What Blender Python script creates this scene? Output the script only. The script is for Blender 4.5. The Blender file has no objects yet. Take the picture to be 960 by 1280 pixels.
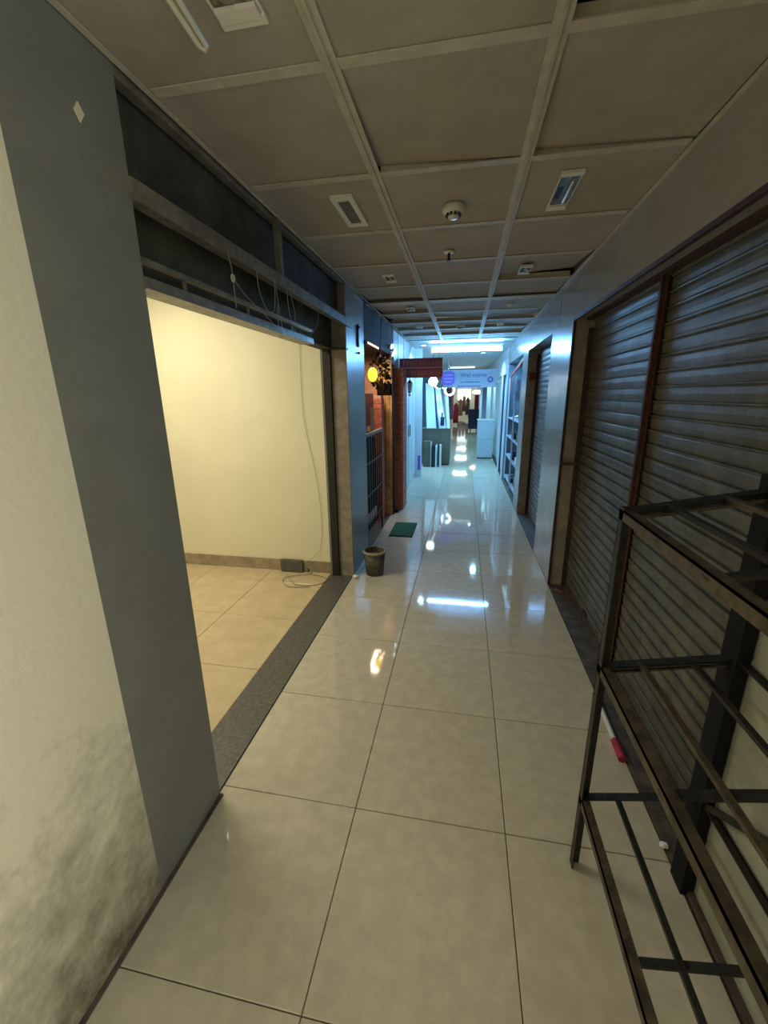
import bpy, math, random
from mathutils import Matrix, Vector
random.seed(7)
S = bpy.context.scene
C = S.collection
PI = math.pi

# ------------------------------------------------------------------ camera
YAW, PITCH, ROLL = -.1847, -.2634, -.0110
def cam_axes():
    cy, sy, cp, sp, cr, sr = math.cos(YAW), math.sin(YAW), math.cos(PITCH), math.sin(PITCH), math.cos(ROLL), math.sin(ROLL)
    f = Vector((sy*cp, cy*cp, sp)); r0 = Vector((cy, -sy, 0)); u0 = r0.cross(f)
    return r0*cr + u0*sr, u0*cr - r0*sr, f
r_, u_, f_ = cam_axes()
cd = bpy.data.cameras.new('camera'); cam = bpy.data.objects.new('camera', cd); C.objects.link(cam)
M4 = Matrix((r_, u_, -f_)).transposed().to_4x4(); M4.translation = (0, 0, 1.6507)
cam.matrix_world = M4
cd.sensor_fit = 'HORIZONTAL'; cd.sensor_width = 36; cd.lens = 511.8/960*36
cd.shift_x = -3.08/960; cd.shift_y = -7.17/960; cd.clip_start = .02; cd.clip_end = 200
S.camera = cam

# ------------------------------------------------------------------ world, exposure, large lights
w = bpy.data.worlds.new('world'); S.world = w; w.use_nodes = True
w.node_tree.nodes['Background'].inputs[0].default_value = (.80, .78, .66, 1)
w.node_tree.nodes['Background'].inputs[1].default_value = .18
S.view_settings.view_transform = 'Standard'; S.view_settings.look = 'None'
S.view_settings.gamma = 1; S.view_settings.use_curve_mapping = False
S.view_settings.exposure = 0.0

def area(name, loc, rot, sx, sy, power, col):
    l = bpy.data.lights.new(name, 'AREA'); l.shape = 'RECTANGLE'; l.size = sx; l.size_y = sy
    l.energy = power; l.color = col
    o = bpy.data.objects.new(name, l); C.objects.link(o); o.location = loc; o.rotation_euler = rot
    return o
area('shop_ceiling_lamp', (-2.5, 2.2, 2.66), (0, 0, 0), .6, 1.2, 46, (1, .92, .70))
area('corridor_lamp_behind', (.38, -.75, 2.44), (0, 0, 0), .5, .5, 4.5, (1, .92, .70))
area('right_fill_lamp', (.70, -.75, 1.45), (0, math.radians(90), math.radians(14)), 1.6, 1.0, 35, (1, .95, .76))  # added fill out of view, brightens the cream left wall and pillar
area('window_shop_lamp', (-1.12, 5.1, 2.12), (0, 0, 0), .15, .5, 11, (1, .66, .42))
area('left_stall_lamp', (-1.8, 10.0, 2.4), (0, math.radians(25), 0), .9, 1.2, 105, (.27, .62, 1))
area('display_shop_lamp', (1.05, 7.4, 2.15), (0, 0, 0), .3, 1.2, 5, (.36, .72, 1))
for yy, pw in ((22.03, 20), (28.03, 30), (33, 30)):
    area('far_ceiling_lamp', (-.1, yy, 2.44), (0, 0, 0), .76, .06, pw, (.42, .72, 1) if yy < 18 else (.8, .92, 1))

def spot(name, loc, power, col, size=math.radians(150)):
    l = bpy.data.lights.new(name, 'SPOT'); l.energy = power; l.color = col; l.spot_size = size; l.spot_blend = .6; l.shadow_soft_size = .04
    o = bpy.data.objects.new(name, l); C.objects.link(o); o.location = loc; return o
spot('downlight_lamp', (.36, 9.5, 2.49), 130, (.30, .72, 1))
spot('downlight_lamp', (.3, 13.0, 2.47), 130, (.38, .80, 1))
spot('downlight_lamp', (.3, 16.5, 2.47), 160, (.45, .82, 1))
spot('downlight_lamp', (-.74, 7.75, 2.49), 28, (.45, .80, 1))

# ------------------------------------------------------------------ materials
def mat(name, col, rough=.6, metal=0, var=0, scale=8, bump=0, bscale=60, col2=None, lo=.4, hi=.65, spec=.5, coat=0):
    m = bpy.data.materials.new(name); m.use_nodes = True
    nt = m.node_tree; b = nt.nodes['Principled BSDF']
    b.inputs['Base Color'].default_value = (*col, 1); b.inputs['Roughness'].default_value = rough
    b.inputs['Metallic'].default_value = metal; b.inputs['Specular IOR Level'].default_value = spec
    b.inputs['Coat Weight'].default_value = coat; b.inputs['Coat Roughness'].default_value = .05
    if var or col2:
        tc = nt.nodes.new('ShaderNodeNewGeometry')
        n = nt.nodes.new('ShaderNodeTexNoise'); n.inputs['Scale'].default_value = scale; n.inputs['Detail'].default_value = 6
        n.inputs['Roughness'].default_value = .65
        nt.links.new(tc.outputs['Position'], n.inputs['Vector'])
        r = nt.nodes.new('ShaderNodeValToRGB')
        c2 = col2 if col2 else tuple(c*(1-var) for c in col)
        c1 = col if col2 else tuple(min(1, c*(1+var*.5)) for c in col)
        r.color_ramp.elements[0].position = lo; r.color_ramp.elements[1].position = hi
        r.color_ramp.elements[0].color = (*c2, 1); r.color_ramp.elements[1].color = (*c1, 1)
        nt.links.new(n.outputs['Fac'], r.inputs['Fac']); nt.links.new(r.outputs['Color'], b.inputs['Base Color'])
    if bump:
        g = nt.nodes.new('ShaderNodeNewGeometry')
        n2 = nt.nodes.new('ShaderNodeTexNoise'); n2.inputs['Scale'].default_value = bscale; n2.inputs['Detail'].default_value = 5
        nt.links.new(g.outputs['Position'], n2.inputs['Vector'])
        bp = nt.nodes.new('ShaderNodeBump'); bp.inputs['Strength'].default_value = bump; bp.inputs['Distance'].default_value = .01
        nt.links.new(n2.outputs['Fac'], bp.inputs['Height']); nt.links.new(bp.outputs['Normal'], b.inputs['Normal'])
    return m
def emit(name, col, s):
    m = bpy.data.materials.new(name); m.use_nodes = True
    b = m.node_tree.nodes['Principled BSDF']; b.inputs['Base Color'].default_value = (.8, .8, .8, 1)
    b.inputs['Emission Color'].default_value = (*col, 1); b.inputs['Emission Strength'].default_value = s
    return m
def stained_wall():
    m = mat('cream_wall', (.62, .58, .42), .75, var=.12, scale=3, bump=.25, bscale=40)
    nt = m.node_tree; b = nt.nodes['Principled BSDF']
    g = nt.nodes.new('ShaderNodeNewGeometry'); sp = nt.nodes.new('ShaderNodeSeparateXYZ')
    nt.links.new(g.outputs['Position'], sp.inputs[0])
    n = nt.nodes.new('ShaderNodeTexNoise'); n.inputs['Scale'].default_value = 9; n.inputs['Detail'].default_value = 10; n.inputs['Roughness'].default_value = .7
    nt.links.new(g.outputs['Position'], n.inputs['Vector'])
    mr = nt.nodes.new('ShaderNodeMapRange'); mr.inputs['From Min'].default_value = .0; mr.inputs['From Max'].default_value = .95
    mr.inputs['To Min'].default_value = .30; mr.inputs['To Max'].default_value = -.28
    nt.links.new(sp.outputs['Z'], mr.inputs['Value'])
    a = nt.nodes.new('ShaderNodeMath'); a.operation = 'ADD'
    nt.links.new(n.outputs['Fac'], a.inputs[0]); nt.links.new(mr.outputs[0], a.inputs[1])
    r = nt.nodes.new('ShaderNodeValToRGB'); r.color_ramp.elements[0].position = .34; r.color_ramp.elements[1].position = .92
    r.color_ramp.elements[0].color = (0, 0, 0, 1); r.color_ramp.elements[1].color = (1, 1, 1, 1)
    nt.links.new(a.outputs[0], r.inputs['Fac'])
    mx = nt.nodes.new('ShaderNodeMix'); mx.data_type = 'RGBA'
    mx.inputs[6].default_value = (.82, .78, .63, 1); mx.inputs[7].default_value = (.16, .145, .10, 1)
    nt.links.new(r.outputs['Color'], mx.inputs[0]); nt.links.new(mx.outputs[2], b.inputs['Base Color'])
    return m
MT = dict(
    tile=mat('polished_tile', (.60, .55, .43), .055, var=.10, scale=14, spec=.6),
    tile2=mat('shop_tile', (.62, .50, .31), .22, var=.10, scale=7),
    grout=mat('dark_grout', (.07, .06, .045), .9),
    granite=mat('grey_granite', (.115, .11, .095), .45, var=.35, scale=60),
    granite2=mat('dirty_threshold', (.10, .085, .065), .7, var=.5, scale=12),
    ctile=mat('ceiling_board', (.43, .395, .335), .9, var=.10, scale=5, bump=.15, bscale=120),
    tee=mat('ceiling_tee_paint', (.56, .52, .43), .6, var=.12, scale=20),
    plenum=mat('plenum_dark', (.03, .028, .025), 1),
    cream=stained_wall(),
    pillar=mat('grey_paint', (.21, .22, .20), .7, var=.08, scale=6, bump=.15, bscale=60),
    panel=mat('grey_cladding', (.37, .365, .35), .22, metal=.15, var=.08, scale=4),
    panel_l=mat('column_cladding', (.23, .235, .23), .34, metal=.1, var=.10, scale=4),
    beige=mat('beige_jamb', (.30, .27, .215), .55, var=.25, scale=10),
    shopwall=mat('cream_shop_wall', (.80, .76, .56), .7, var=.04, scale=2),
    skirt=mat('tan_skirting', (.36, .29, .19), .5, var=.25, scale=9),
    palewall=mat('pale_green_wall', (.36, .38, .31), .7, var=.2, scale=6, bump=.2),
    shutter=mat('dusty_shutter_steel', (.155, .155, .118), .45, metal=.4, var=.30, scale=9, bump=.12, bscale=90),
    slat2=mat('pinkish_shutter_steel', (.23, .205, .18), .5, metal=.45, var=.25, scale=9),
    dark=mat('dark_header_steel', (.075, .068, .055), .8, var=.4, scale=5, spec=.25),
    greenpanel=mat('dark_green_panel', (.085, .085, .062), .8, spec=.25, var=.35, scale=4),
    rail=mat('grey_rail_steel', (.25, .24, .20), .38, metal=.35, var=.35, scale=12),
    rust=mat('rusty_red_paint', (.08, .026, .018), .7, var=.5, scale=25),
    trim=mat('dark_red_trim', (.055, .025, .022), .6, var=.4, scale=25),
    rack=mat('black_angle_iron', (.035, .033, .028), .45, metal=.4, var=.4, scale=25, bump=.2, bscale=120),
    rackworn=mat('worn_brown_iron', (.12, .095, .065), .5, metal=.35, var=.5, scale=22),
    black=mat('black_plastic', (.012, .012, .014), .5),
    white=mat('white_plastic', (.78, .77, .70), .4),
    milky=mat('milky_lamp_glass', (.75, .73, .62), .25),
    chrome=mat('chrome', (.75, .75, .75), .12, metal=1),
    grime=mat('grimy_reflector', (.28, .27, .24), .3, metal=.7, var=.6, scale=60),
    wire=mat('grey_wire', (.34, .32, .26), .6),
    green=mat('green_mat', (.012, .10, .05), .95, bump=.5, bscale=400),
    bucket=mat('stained_bucket', (.10, .105, .075), .6, var=.6, scale=22),
    bucketrim=mat('bucket_rim', (.40, .36, .28), .6, var=.4, scale=40),
    waste=mat('brown_waste', (.22, .12, .07), .9, var=.6, scale=60),
    pink=mat('pinkish_plaster', (.50, .30, .22), .8, var=.15, scale=6),
    brick=mat('red_brick', (.60, .20, .13), .75, var=.35, scale=18, bump=.2),
    mortar=mat('mortar', (.50, .32, .26), .9),
    wood=mat('golden_wood', (.58, .38, .17), .5, var=.4, scale=9),
    darkwood=mat('dark_brown_wood', (.035, .020, .020), .8, spec=.25, var=.3, scale=12),
    leafd=mat('dark_leaf', (.016, .014, .024), .6),
    poster=mat('pink_poster', (.55, .28, .50), .6, var=.3, scale=12),
    bluewhite=mat('white_laminate', (.62, .68, .70), .3),
    door=mat('white_door_panel', (.62, .72, .76), .3),
    cab=mat('olive_board', (.115, .105, .07), .6, var=.2, scale=6),
    glass=mat('sheet_glass', (.62, .76, .78), .12, spec=.6),
    soot=mat('soot_black_paint', (.008, .008, .009), .8, spec=.2),
    midblue=mat('mid_blue_board', (.16, .23, .29), .6, var=.3, scale=4),
    cabblue=mat('pale_grey_laminate', (.42, .48, .54), .4),
    lavender=mat('lavender_panel', (.33, .36, .58), .5),
    planterwood=mat('planter_wood', (.085, .05, .05), .7, var=.3, scale=12),
    tealwall=mat('teal_backdrop', (.05, .10, .13), .6),
    navy=mat('navy_panel', (.02, .025, .09), .5, var=.4, scale=8),
    red=mat('red_fabric', (.45, .03, .07), .7, var=.4, scale=8),
    signred=mat('sign_red', (.42, .07, .10), .5),
    signtxt=mat('sign_letters', (.62, .38, .42), .6),
    purple=mat('purple_board', (.16, .09, .55), .5),
    banner=mat('white_banner', (.50, .58, .72), .6),
    bannertxt=mat('banner_ink', (.10, .12, .38), .6),
    farceil=mat('smooth_ceiling', (.45, .47, .48), .5),
    redtape=mat('dark_red_tape', (.16, .03, .03), .6),
    orange=mat('orange_frame', (.45, .11, .06), .6),
)
MT['tube'] = emit('tube_glow', (.20, .53, 1), 210)
MT['bulb'] = emit('bulb_glow', (.65, .88, 1), 12)
MT['yellow'] = emit('yellow_lamp_glow', (1, .62, .01), 7)
MT['warm'] = emit('warm_strip_glow', (1, .62, .22), 2.2)
MT['farlight'] = emit('far_lamp_glow', (.80, .93, 1), 1.8)
MT['farwarm'] = emit('far_shop_sign_glow', (1, .85, .55), 5)

# ------------------------------------------------------------------ mesh builder
class MB:
    def __init__(s): s.v = []; s.f = []; s.m = []; s.smooth = []
    def add(s, vs, fs, mi=0, sm=False):
        o = len(s.v); s.v += [tuple(v) for v in vs]
        for f in fs: s.f.append([i+o for i in f]); s.m.append(mi); s.smooth.append(sm)
    def box(s, a, b, mi=0):
        x0, x1 = sorted((a[0], b[0])); y0, y1 = sorted((a[1], b[1])); z0, z1 = sorted((a[2], b[2]))
        s.add([(x0,y0,z0),(x1,y0,z0),(x1,y1,z0),(x0,y1,z0),(x0,y0,z1),(x1,y0,z1),(x1,y1,z1),(x0,y1,z1)],
              [(0,3,2,1),(4,5,6,7),(0,1,5,4),(1,2,6,5),(2,3,7,6),(3,0,4,7)], mi)
        return s
    def bar(s, p, q, wx, wy, mi=0, up=(0,0,1)):      # box-section bar from p to q
        p = Vector(p); q = Vector(q); d = (q-p).normalized(); up = Vector(up)
        if abs(d.dot(up)) > .98: up = Vector((0, 1, 0))
        a = d.cross(up).normalized()*wx/2; b = a.cross(d).normalized()*wy/2
        vs = [p-a-b, p+a-b, p+a+b, p-a+b, q-a-b, q+a-b, q+a+b, q-a+b]
        s.add(vs, [(0,3,2,1),(4,5,6,7),(0,1,5,4),(1,2,6,5),(2,3,7,6),(3,0,4,7)], mi); return s
    def angle(s, p, q, w_, t, mi=0, a=(1,0,0), b=(0,0,-1)):   # L-section: two flanges w_ wide along a and b
        p = Vector(p); q = Vector(q); a = Vector(a); b = Vector(b)
        for u, v in ((a*w_, b*t), (a*t, b*w_)):
            vs = [p, p+u, p+u+v, p+v, q, q+u, q+u+v, q+v]
            s.add(vs, [(0,3,2,1),(4,5,6,7),(0,1,5,4),(1,2,6,5),(2,3,7,6),(3,0,4,7)], mi)
        return s
    def cyl(s, p, q, r, r2=None, n=16, mi=0, cap=True):
        r2 = r if r2 is None else r2; p = Vector(p); q = Vector(q); d = (q-p).normalized()
        up = Vector((0,0,1)) if abs(d.z) < .9 else Vector((1,0,0))
        a = d.cross(up).normalized(); b = d.cross(a)
        vs = [p+(a*math.cos(2*PI*i/n)+b*math.sin(2*PI*i/n))*r for i in range(n)] + [q+(a*math.cos(2*PI*i/n)+b*math.sin(2*PI*i/n))*r2 for i in range(n)]
        s.add(vs, [(i,(i+1)%n,n+(i+1)%n,n+i) for i in range(n)], mi, True)
        if cap: s.add(vs, [tuple(range(n))[::-1], tuple(range(n, 2*n))], mi)
        return s
    def tube(s, pts, r, n=6, mi=0):
        pts = [Vector(p) for p in pts]; rings = []
        for i, p in enumerate(pts):
            d = (pts[min(i+1, len(pts)-1)]-pts[max(i-1, 0)]).normalized()
            up = Vector((0,0,1)) if abs(d.z) < .9 else Vector((1,0,0))
            a = d.cross(up).normalized(); b = d.cross(a)
            rings.append([p+(a*math.cos(2*PI*k/n)+b*math.sin(2*PI*k/n))*r for k in range(n)])
        vs = [v for rg in rings for v in rg]
        s.add(vs, [(i*n+k, i*n+(k+1)%n, (i+1)*n+(k+1)%n, (i+1)*n+k) for i in range(len(pts)-1) for k in range(n)], mi, True); return s
    def lathe(s, c, prof, n=24, mi=0):
        vs = [(c[0]+r*math.cos(2*PI*k/n), c[1]+r*math.sin(2*PI*k/n), c[2]+z) for r, z in prof for k in range(n)]
        s.add(vs, [(i*n+k, i*n+(k+1)%n, (i+1)*n+(k+1)%n, (i+1)*n+k) for i in range(len(prof)-1) for k in range(n)], mi, True); return s
    def ball(s, c, r, n=12, mi=0, sc=(1,1,1)):
        pr = [(max(1e-4, math.sin(PI*i/n))*r, -math.cos(PI*i/n)*r) for i in range(n+1)]
        vs = [(c[0]+a*math.cos(2*PI*k/n)*sc[0], c[1]+a*math.sin(2*PI*k/n)*sc[1], c[2]+z*sc[2]) for a, z in pr for k in range(n)]
        s.add(vs, [(i*n+k, i*n+(k+1)%n, (i+1)*n+(k+1)%n, (i+1)*n+k) for i in range(n) for k in range(n)], mi, True); return s
    def mesh(s, name, ms):
        me = bpy.data.meshes.new(name); me.from_pydata(s.v, [], s.f)
        for m in (ms if isinstance(ms, (list, tuple)) else [ms]): me.materials.append(MT[m])
        for p, mi, sm in zip(me.polygons, s.m, s.smooth): p.material_index = mi; p.use_smooth = sm
        me.update(); return me
    def obj(s, name, ms, parent=None, label=None):
        o = bpy.data.objects.new(name, s.mesh(name, ms)); C.objects.link(o)
        if parent: attach(o, parent)
        if label: o['label'] = label
        return o
def world_loc(o):
    p = Vector(o.location)
    while o.parent: o = o.parent; p += Vector(o.location)
    return p
def attach(o, parent):                    # geometry stays in world coordinates, thing origin subtracted
    o.parent = parent; o.location = Vector(o.location) - world_loc(parent)
def inst(name, me, loc, parent=None, rot=(0,0,0)):
    o = bpy.data.objects.new(name, me); C.objects.link(o); o.location = loc; o.rotation_euler = rot
    if parent: attach(o, parent)
    return o
def thing(name, label, cat, loc=(0,0,0), group=None):
    o = bpy.data.objects.new(name, None); C.objects.link(o); o.location = loc; o.empty_display_size = .1
    return tag(o, label, cat, group)
def tag(o, label, cat, group=None):
    o['label'] = label; o['category'] = cat
    if group: o['group'] = group
    return o
def struct(name, mb, ms):
    o = mb.obj(name, ms); o['kind'] = 'structure'; return o
def label_box(*a): return MB().box(*a)
def text(name, body, size, loc, rot, m, parent, ext=.001, sx=1, align='CENTER'):
    c = bpy.data.curves.new(name, 'FONT'); c.body = body; c.size = size; c.extrude = ext; c.align_x = align; c.align_y = 'CENTER'
    t = bpy.data.objects.new(name, c); C.objects.link(t)
    me = bpy.data.meshes.new_from_object(t); bpy.data.objects.remove(t)
    o = bpy.data.objects.new(name, me); C.objects.link(o); me.materials.clear(); me.materials.append(MT[m])
    o.scale = (sx, 1, 1); o.rotation_euler = rot; o.location = loc
    if parent: attach(o, parent)
    return o

XL, XR, ZC = -.97, .80, 2.53
TX = [-.98, -.38, .22, .80]           # floor joints along the corridor
TY0, T = 1.268, .60                   # first cross joint
YEND = 36

# ------------------------------------------------------------------ floor
floor = struct('floor', MB().box((-1.22, -2.5, -.12), (3.2, YEND, -.006)).box((-5, .6, -.12), (-1.22, 3.7, -.006)).box((-5, 3.7, -.12), (-1.22, YEND, -.006)), 'grout')
g = .0016
tm = {}
def slab_mesh(w_, d_, m, h=.012, bev=.002):
    k = (round(w_, 3), round(d_, 3), m)
    if k not in tm:
        b = MB(); x, y = w_/2, d_/2
        vs = [(-x,-y,-h),(x,-y,-h),(x,y,-h),(-x,y,-h),(-x,-y,-bev),(x,-y,-bev),(x,y,-bev),(-x,y,-bev),(-x+bev,-y+bev,0),(x-bev,-y+bev,0),(x-bev,y-bev,0),(-x+bev,y-bev,0)]
        b.add(vs, [(0,3,2,1),(8,9,10,11)]+[(i,(i+1)%4,4+(i+1)%4,4+i) for i in range(4)]+[(4+i,4+(i+1)%4,8+(i+1)%4,8+i) for i in range(4)])
        tm[k] = b.mesh('floor_tile', m)
    return tm[k]
for r in range(-6, 19):
    y0 = TY0 + r*T
    for c in range(3):
        wd = TX[c+1]-TX[c]-2*g
        inst('floor_tile', slab_mesh(wd, T-2*g, 'tile'), ((TX[c]+TX[c+1])/2, y0+T/2, 0), floor,
             (random.uniform(-1, 1)*.0012, random.uniform(-1, 1)*.0012, 0))
b = MB()
y = TY0+19*T
while y < YEND:
    for c in range(3): b.box((TX[c]+g, y+g, -.012), (TX[c+1]-g, y+T-g, 0))
    y += T
o = b.obj('far_floor_tiles', 'tile', floor); o['kind'] = 'stuff'
# beige floor of the lit shop on the left
sx = [-4.8, -4.21, -3.61, -3.01, -2.41, -1.81, -1.205]
sy = [.62, .83, 1.43, 2.03, 2.63, 3.23, 3.5]
for i in range(6):
    for j in range(6):
        inst('shop_floor_tile', slab_mesh(sx[i+1]-sx[i]-2*g, sy[j+1]-sy[j]-2*g, 'tile2'), ((sx[i]+sx[i+1])/2, (sy[j]+sy[j+1])/2, 0), floor)
def strip(n, x0, x1, y0, y1, m, h=.004):
    b = MB(); b.box((x0, y0, -.012), (x1, y1, h)); struct('trim_%d' % n, b, m)
strip(1, -1.203, -.983, 1.23, 3.47, 'granite')
strip(2, .803, .955, 1.16, 3.57, 'granite2')
strip(3, .803, .955, 4.40, 5.9, 'granite')
strip(4, -1.30, -.983, 4.12, 5.84, 'granite')
strip(5, -1.10, -.983, 6.3, 8.4, 'granite')
strip(6, .803, .95, 6.42, 8.5, 'granite')

# ------------------------------------------------------------------ ceiling: dark plenum, tees, boards
ceil = struct('ceiling', MB().box((-5, -2.5, 2.98), (3.2, 7.2, 3.05)), 'plenum')
struct('ceiling_far', MB().box((-5, 7.2, 2.52), (3.2, YEND, 2.62)), 'farceil')
CX = [-.965, -.395, .200, .79]; CY0, CT = 1.352, .5945
tee_m = {}
def tee(x0, y0, x1, y1, wdt=.046, dz=0):
    b = MB()
    if abs(x1-x0) < .01:
        b.box((x0-wdt/2, y0, ZC-.004+dz), (x0+wdt/2, y1, ZC+dz)); b.box((x0-.004, y0, ZC-.012+dz), (x0+.004, y1, ZC-.004+dz)).box((x0-.003, y0, ZC+dz), (x0+.003, y1, ZC+.04+dz))
    else:
        b.box((x0, y0-wdt/2, ZC-.003+dz), (x1, y0+wdt/2, ZC+.001+dz)); b.box((x0, y0-.003, ZC+dz), (x1, y0+.003, ZC+.04+dz))
    return b.obj('ceiling_tee', 'tee', ceil)
rows = list(range(-5, 10))
for x in CX[1:3]:
    for k in rows: tee(x, CY0+k*CT, x, CY0+(k+1)*CT)
for x in (CX[0]+.008, CX[3]-.0):
    b = MB().box((x-.009, -1.7, ZC-.004), (x+.009, 7.2, ZC)); b.obj('ceiling_edge_trim', 'tee', ceil)
for k in range(-5, 11):
    for c in range(3):
        if k == 5: tee(CX[c]+.015, CY0+k*CT, CX[c+1]-.015, CY0+k*CT, .125, -.008)
        else: tee(CX[c]+.023, CY0+k*CT, CX[c+1]-.023, CY0+k*CT, .036)
# board tilt: (row, column) -> (raise of far-left, far-right, near-left, near-right corner)
GAP = {(0,2): (.020,.004,0,0), (0,1): (.024,.0,.0,0), (-1,2): (.055,.012,0,0), (3,2): (.030,.058,0,.01), (4,2): (.010,.012,0,0), (5,0): (.03,.035,0,0), (4,0): (.02,.02,0,0), (6,0): (.05,.035,0,0),
       (7,0): (.03,.05,0,0), (5,1): (0,0,0,0), (6,1): (.05,.03,0,0), (7,1): (.06,.03,.0,.0), (8,1): (.05,.06,.0,0), (6,2): (.02,.05,0,0), (8,0): (.03,.05,0,0), (7,2): (.05,.02,.0,0), (8,2): (.04,.05,0,0)}
for k in range(-5, 10):
    for c in range(3):
        x0, x1 = CX[c]+.008, CX[c+1]-.008; y0, y1 = CY0+k*CT+.006, CY0+(k+1)*CT-.006
        fl, fr, nl, nr = GAP.get((k, c), (0, 0, 0, 0))
        e = random.uniform(0, .002); z = ZC+.002+e
        b = MB(); N = 6
        def zz(u, v):
            return z + (nl*(1-u)+nr*u)*(1-v) + (fl*(1-u)+fr*u)*v
        vs = []; 
        for lay in (0, .012):
            for j in range(N+1):
                for i in range(N+1):
                    u, v = i/N, j/N
                    vs.append((x0+(x1-x0)*u, y0+(y1-y0)*v, zz(u, v)+lay))
        L1 = (N+1)**2; fs = []
        for j in range(N):
            for i in range(N):
                a = j*(N+1)+i; fs.append((a, a+N+1, a+N+2, a+1)); fs.append((L1+a, L1+a+1, L1+a+N+2, L1+a+N+1))
        for i in range(N):
            fs.append((i, i+1, L1+i+1, L1+i)); a = N*(N+1)+i; fs.append((a+1, a, L1+a, L1+a+1))
            a = i*(N+1); fs.append((a+N+1, a, L1+a, L1+a+N+1)); a = i*(N+1)+N; fs.append((a, a+N+1, L1+a+N+1, L1+a))
        b.add(vs, fs); b.obj('ceiling_tile', 'ctile', ceil)

# ------------------------------------------------------------------ left wall and lit shop
b = MB(); b.box((-1.22, -2.5, 0), (XL, .868, 2.98), 0); b.box((-1.22, .868, 0), (XL-.001, 1.225, 2.98), 1)
struct('wall_left', b, ['cream', 'pillar'])
b = MB(); b.box((-1.20, 3.475, 0), (XL, 4.10, 2.98)); 
wl2 = struct('wall_left_column', b, 'panel_l')
MB().box((-1.10, 3.466, 0), (XL-.002, 3.476, 2.5)).obj('beige_near_face', 'beige', wl2)
MB().box((XL-.002, 3.48, 2.02), (XL+.0006, 4.09, 2.024)).obj('panel_joint', 'dark', wl2)
# the shop behind the opening
struct('wall_shop_side', MB().box((-4.9, 3.5, 0), (-1.2, 3.62, 3.0)), 'shopwall')
struct('wall_shop_near', MB().box((-4.9, .5, 0), (-1.22, .62, 3.0)), 'shopwall')
struct('wall_shop_back', MB().box((-5.0, .5, 0), (-4.8, 3.62, 3.0)), 'shopwall')
struct('ceiling_shop', MB().box((-4.9, .5, 2.72), (-1.22, 3.62, 2.8)), 'shopwall')
struct('baseboard_shop', MB().box((-4.8, 3.488, 0), (-1.2, 3.5, .115)), 'skirt')

# shop front header
hd = thing('shop_front_header', 'dark steel shop-front header with grey rails above the lit shop opening', 'header', (-1.0, 2.3, 2.0))
MB().box((-1.06, 1.228, 2.26), (-1.03, 3.474, 2.53)).obj('top_panel', 'dark', hd)
MB().box((-1.20, 1.228, 2.03), (-1.09, 3.47, 2.26)).obj('lower_panel', 'greenpanel', hd)
MB().box((-1.20, 1.228, 2.03), (-1.19, 3.47, 2.72)).obj('rear_panel', 'dark', hd)
MB().box((-1.0, 1.215, 2.205), (-.955, 3.62, 2.262)).obj('box_rail', 'rail', hd, 'grey box-section steel rail')
MB().box((-.99, 2.235, 2.262), (-.962, 2.275, 2.53)).obj('bracket', 'rail', hd)
MB().box((-1.01, 1.228, 2.505), (-.975, 3.46, 2.53)).obj('edge_angle', 'rail', hd)
MB().box((-1.0, 1.226, 2.052), (-.975, 2.7, 2.066)).obj('thin_rail', 'rail', hd)
MB().box((-1.005, 1.226, 1.975), (-.962, 2.68, 2.008)).box((-1.05, 1.226, 1.975), (-1.005, 2.68, 1.980)).obj('bottom_rail', 'rail', hd)
MB().box((-1.06, 1.228, 2.008), (-1.05, 2.66, 2.06)).obj('back_strip', 'dark', hd)
for yy in (1.45, 1.9, 2.4): MB().box((-.998, yy, 2.008), (-.99, yy+.012, 2.054)).obj('tie', 'rail', hd)
MB().box((-1.17, 3.44, .005), (-1.105, 3.47, 2.03)).obj('guide_channel', 'black', hd, 'black shutter guide channel')
MB().box((-1.09, 3.38, 2.02), (-.95, 3.46, 2.032)).obj('guide_lip', 'black', hd)

def bez(pts, n=8):
    out = []; P = [Vector(p) for p in pts]
    for i in range(len(P)-1):
        p0 = P[max(i-1, 0)]; p1 = P[i]; p2 = P[i+1]; p3 = P[min(i+2, len(P)-1)]
        for k in range(n):
            t = k/n; out.append(.5*((2*p1)+(p2-p0)*t+(2*p0-5*p1+4*p2-p3)*t*t+(3*p1-p0-3*p2+p3)*t**3))
    out.append(P[-1]); return out
def cable(lab, pts, r=.0017, m='wire', cat='cable', grp=None, name='cable'):
    return tag(MB().tube(bez(pts), r).obj(name, m), lab, cat, grp)
xw = -.948
k = cable('thin grey wire with a white ring hanging from the header rail', [(xw-.004, 1.70, 2.21), (xw, 1.71, 2.16), (xw, 1.715, 2.12), (xw, 1.72, 2.01)])
MB().tube([(xw, 1.715+.012*math.cos(a*PI/6), 2.122+.012*math.sin(a*PI/6)) for a in range(13)], .004, mi=0).obj('ring', 'milky', k, 'white ring')
cable('grey wire slanting across the dark panel from the white ring to the bottom rail', [(xw, 1.715, 2.12), (xw, 1.83, 2.07), (xw, 1.98, 2.03), (xw, 2.1, 1.99)])
cable('grey wire looped in a deep U below the box rail', [(xw, 1.93, 2.215), (xw+.002, 1.94, 2.12), (xw+.004, 2.0, 2.055), (xw+.004, 2.07, 2.06), (xw+.004, 2.10, 2.13), (xw, 2.11, 2.215)])
cable('nearer of two doubled wires dropping from the rail to the bottom rail', [(xw, 2.12, 2.215), (xw+.002, 2.14, 2.1), (xw+.002, 2.17, 1.97), (xw+.003, 2.12, 1.965), (xw, 2.13, 2.1)])
cable('farther doubled wire dropping from the rail beside the bracket', [(xw, 2.26, 2.215), (xw+.002, 2.27, 2.1), (xw+.002, 2.33, 2.0), (xw+.002, 2.35, 2.1), (xw, 2.29, 2.215)])
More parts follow.
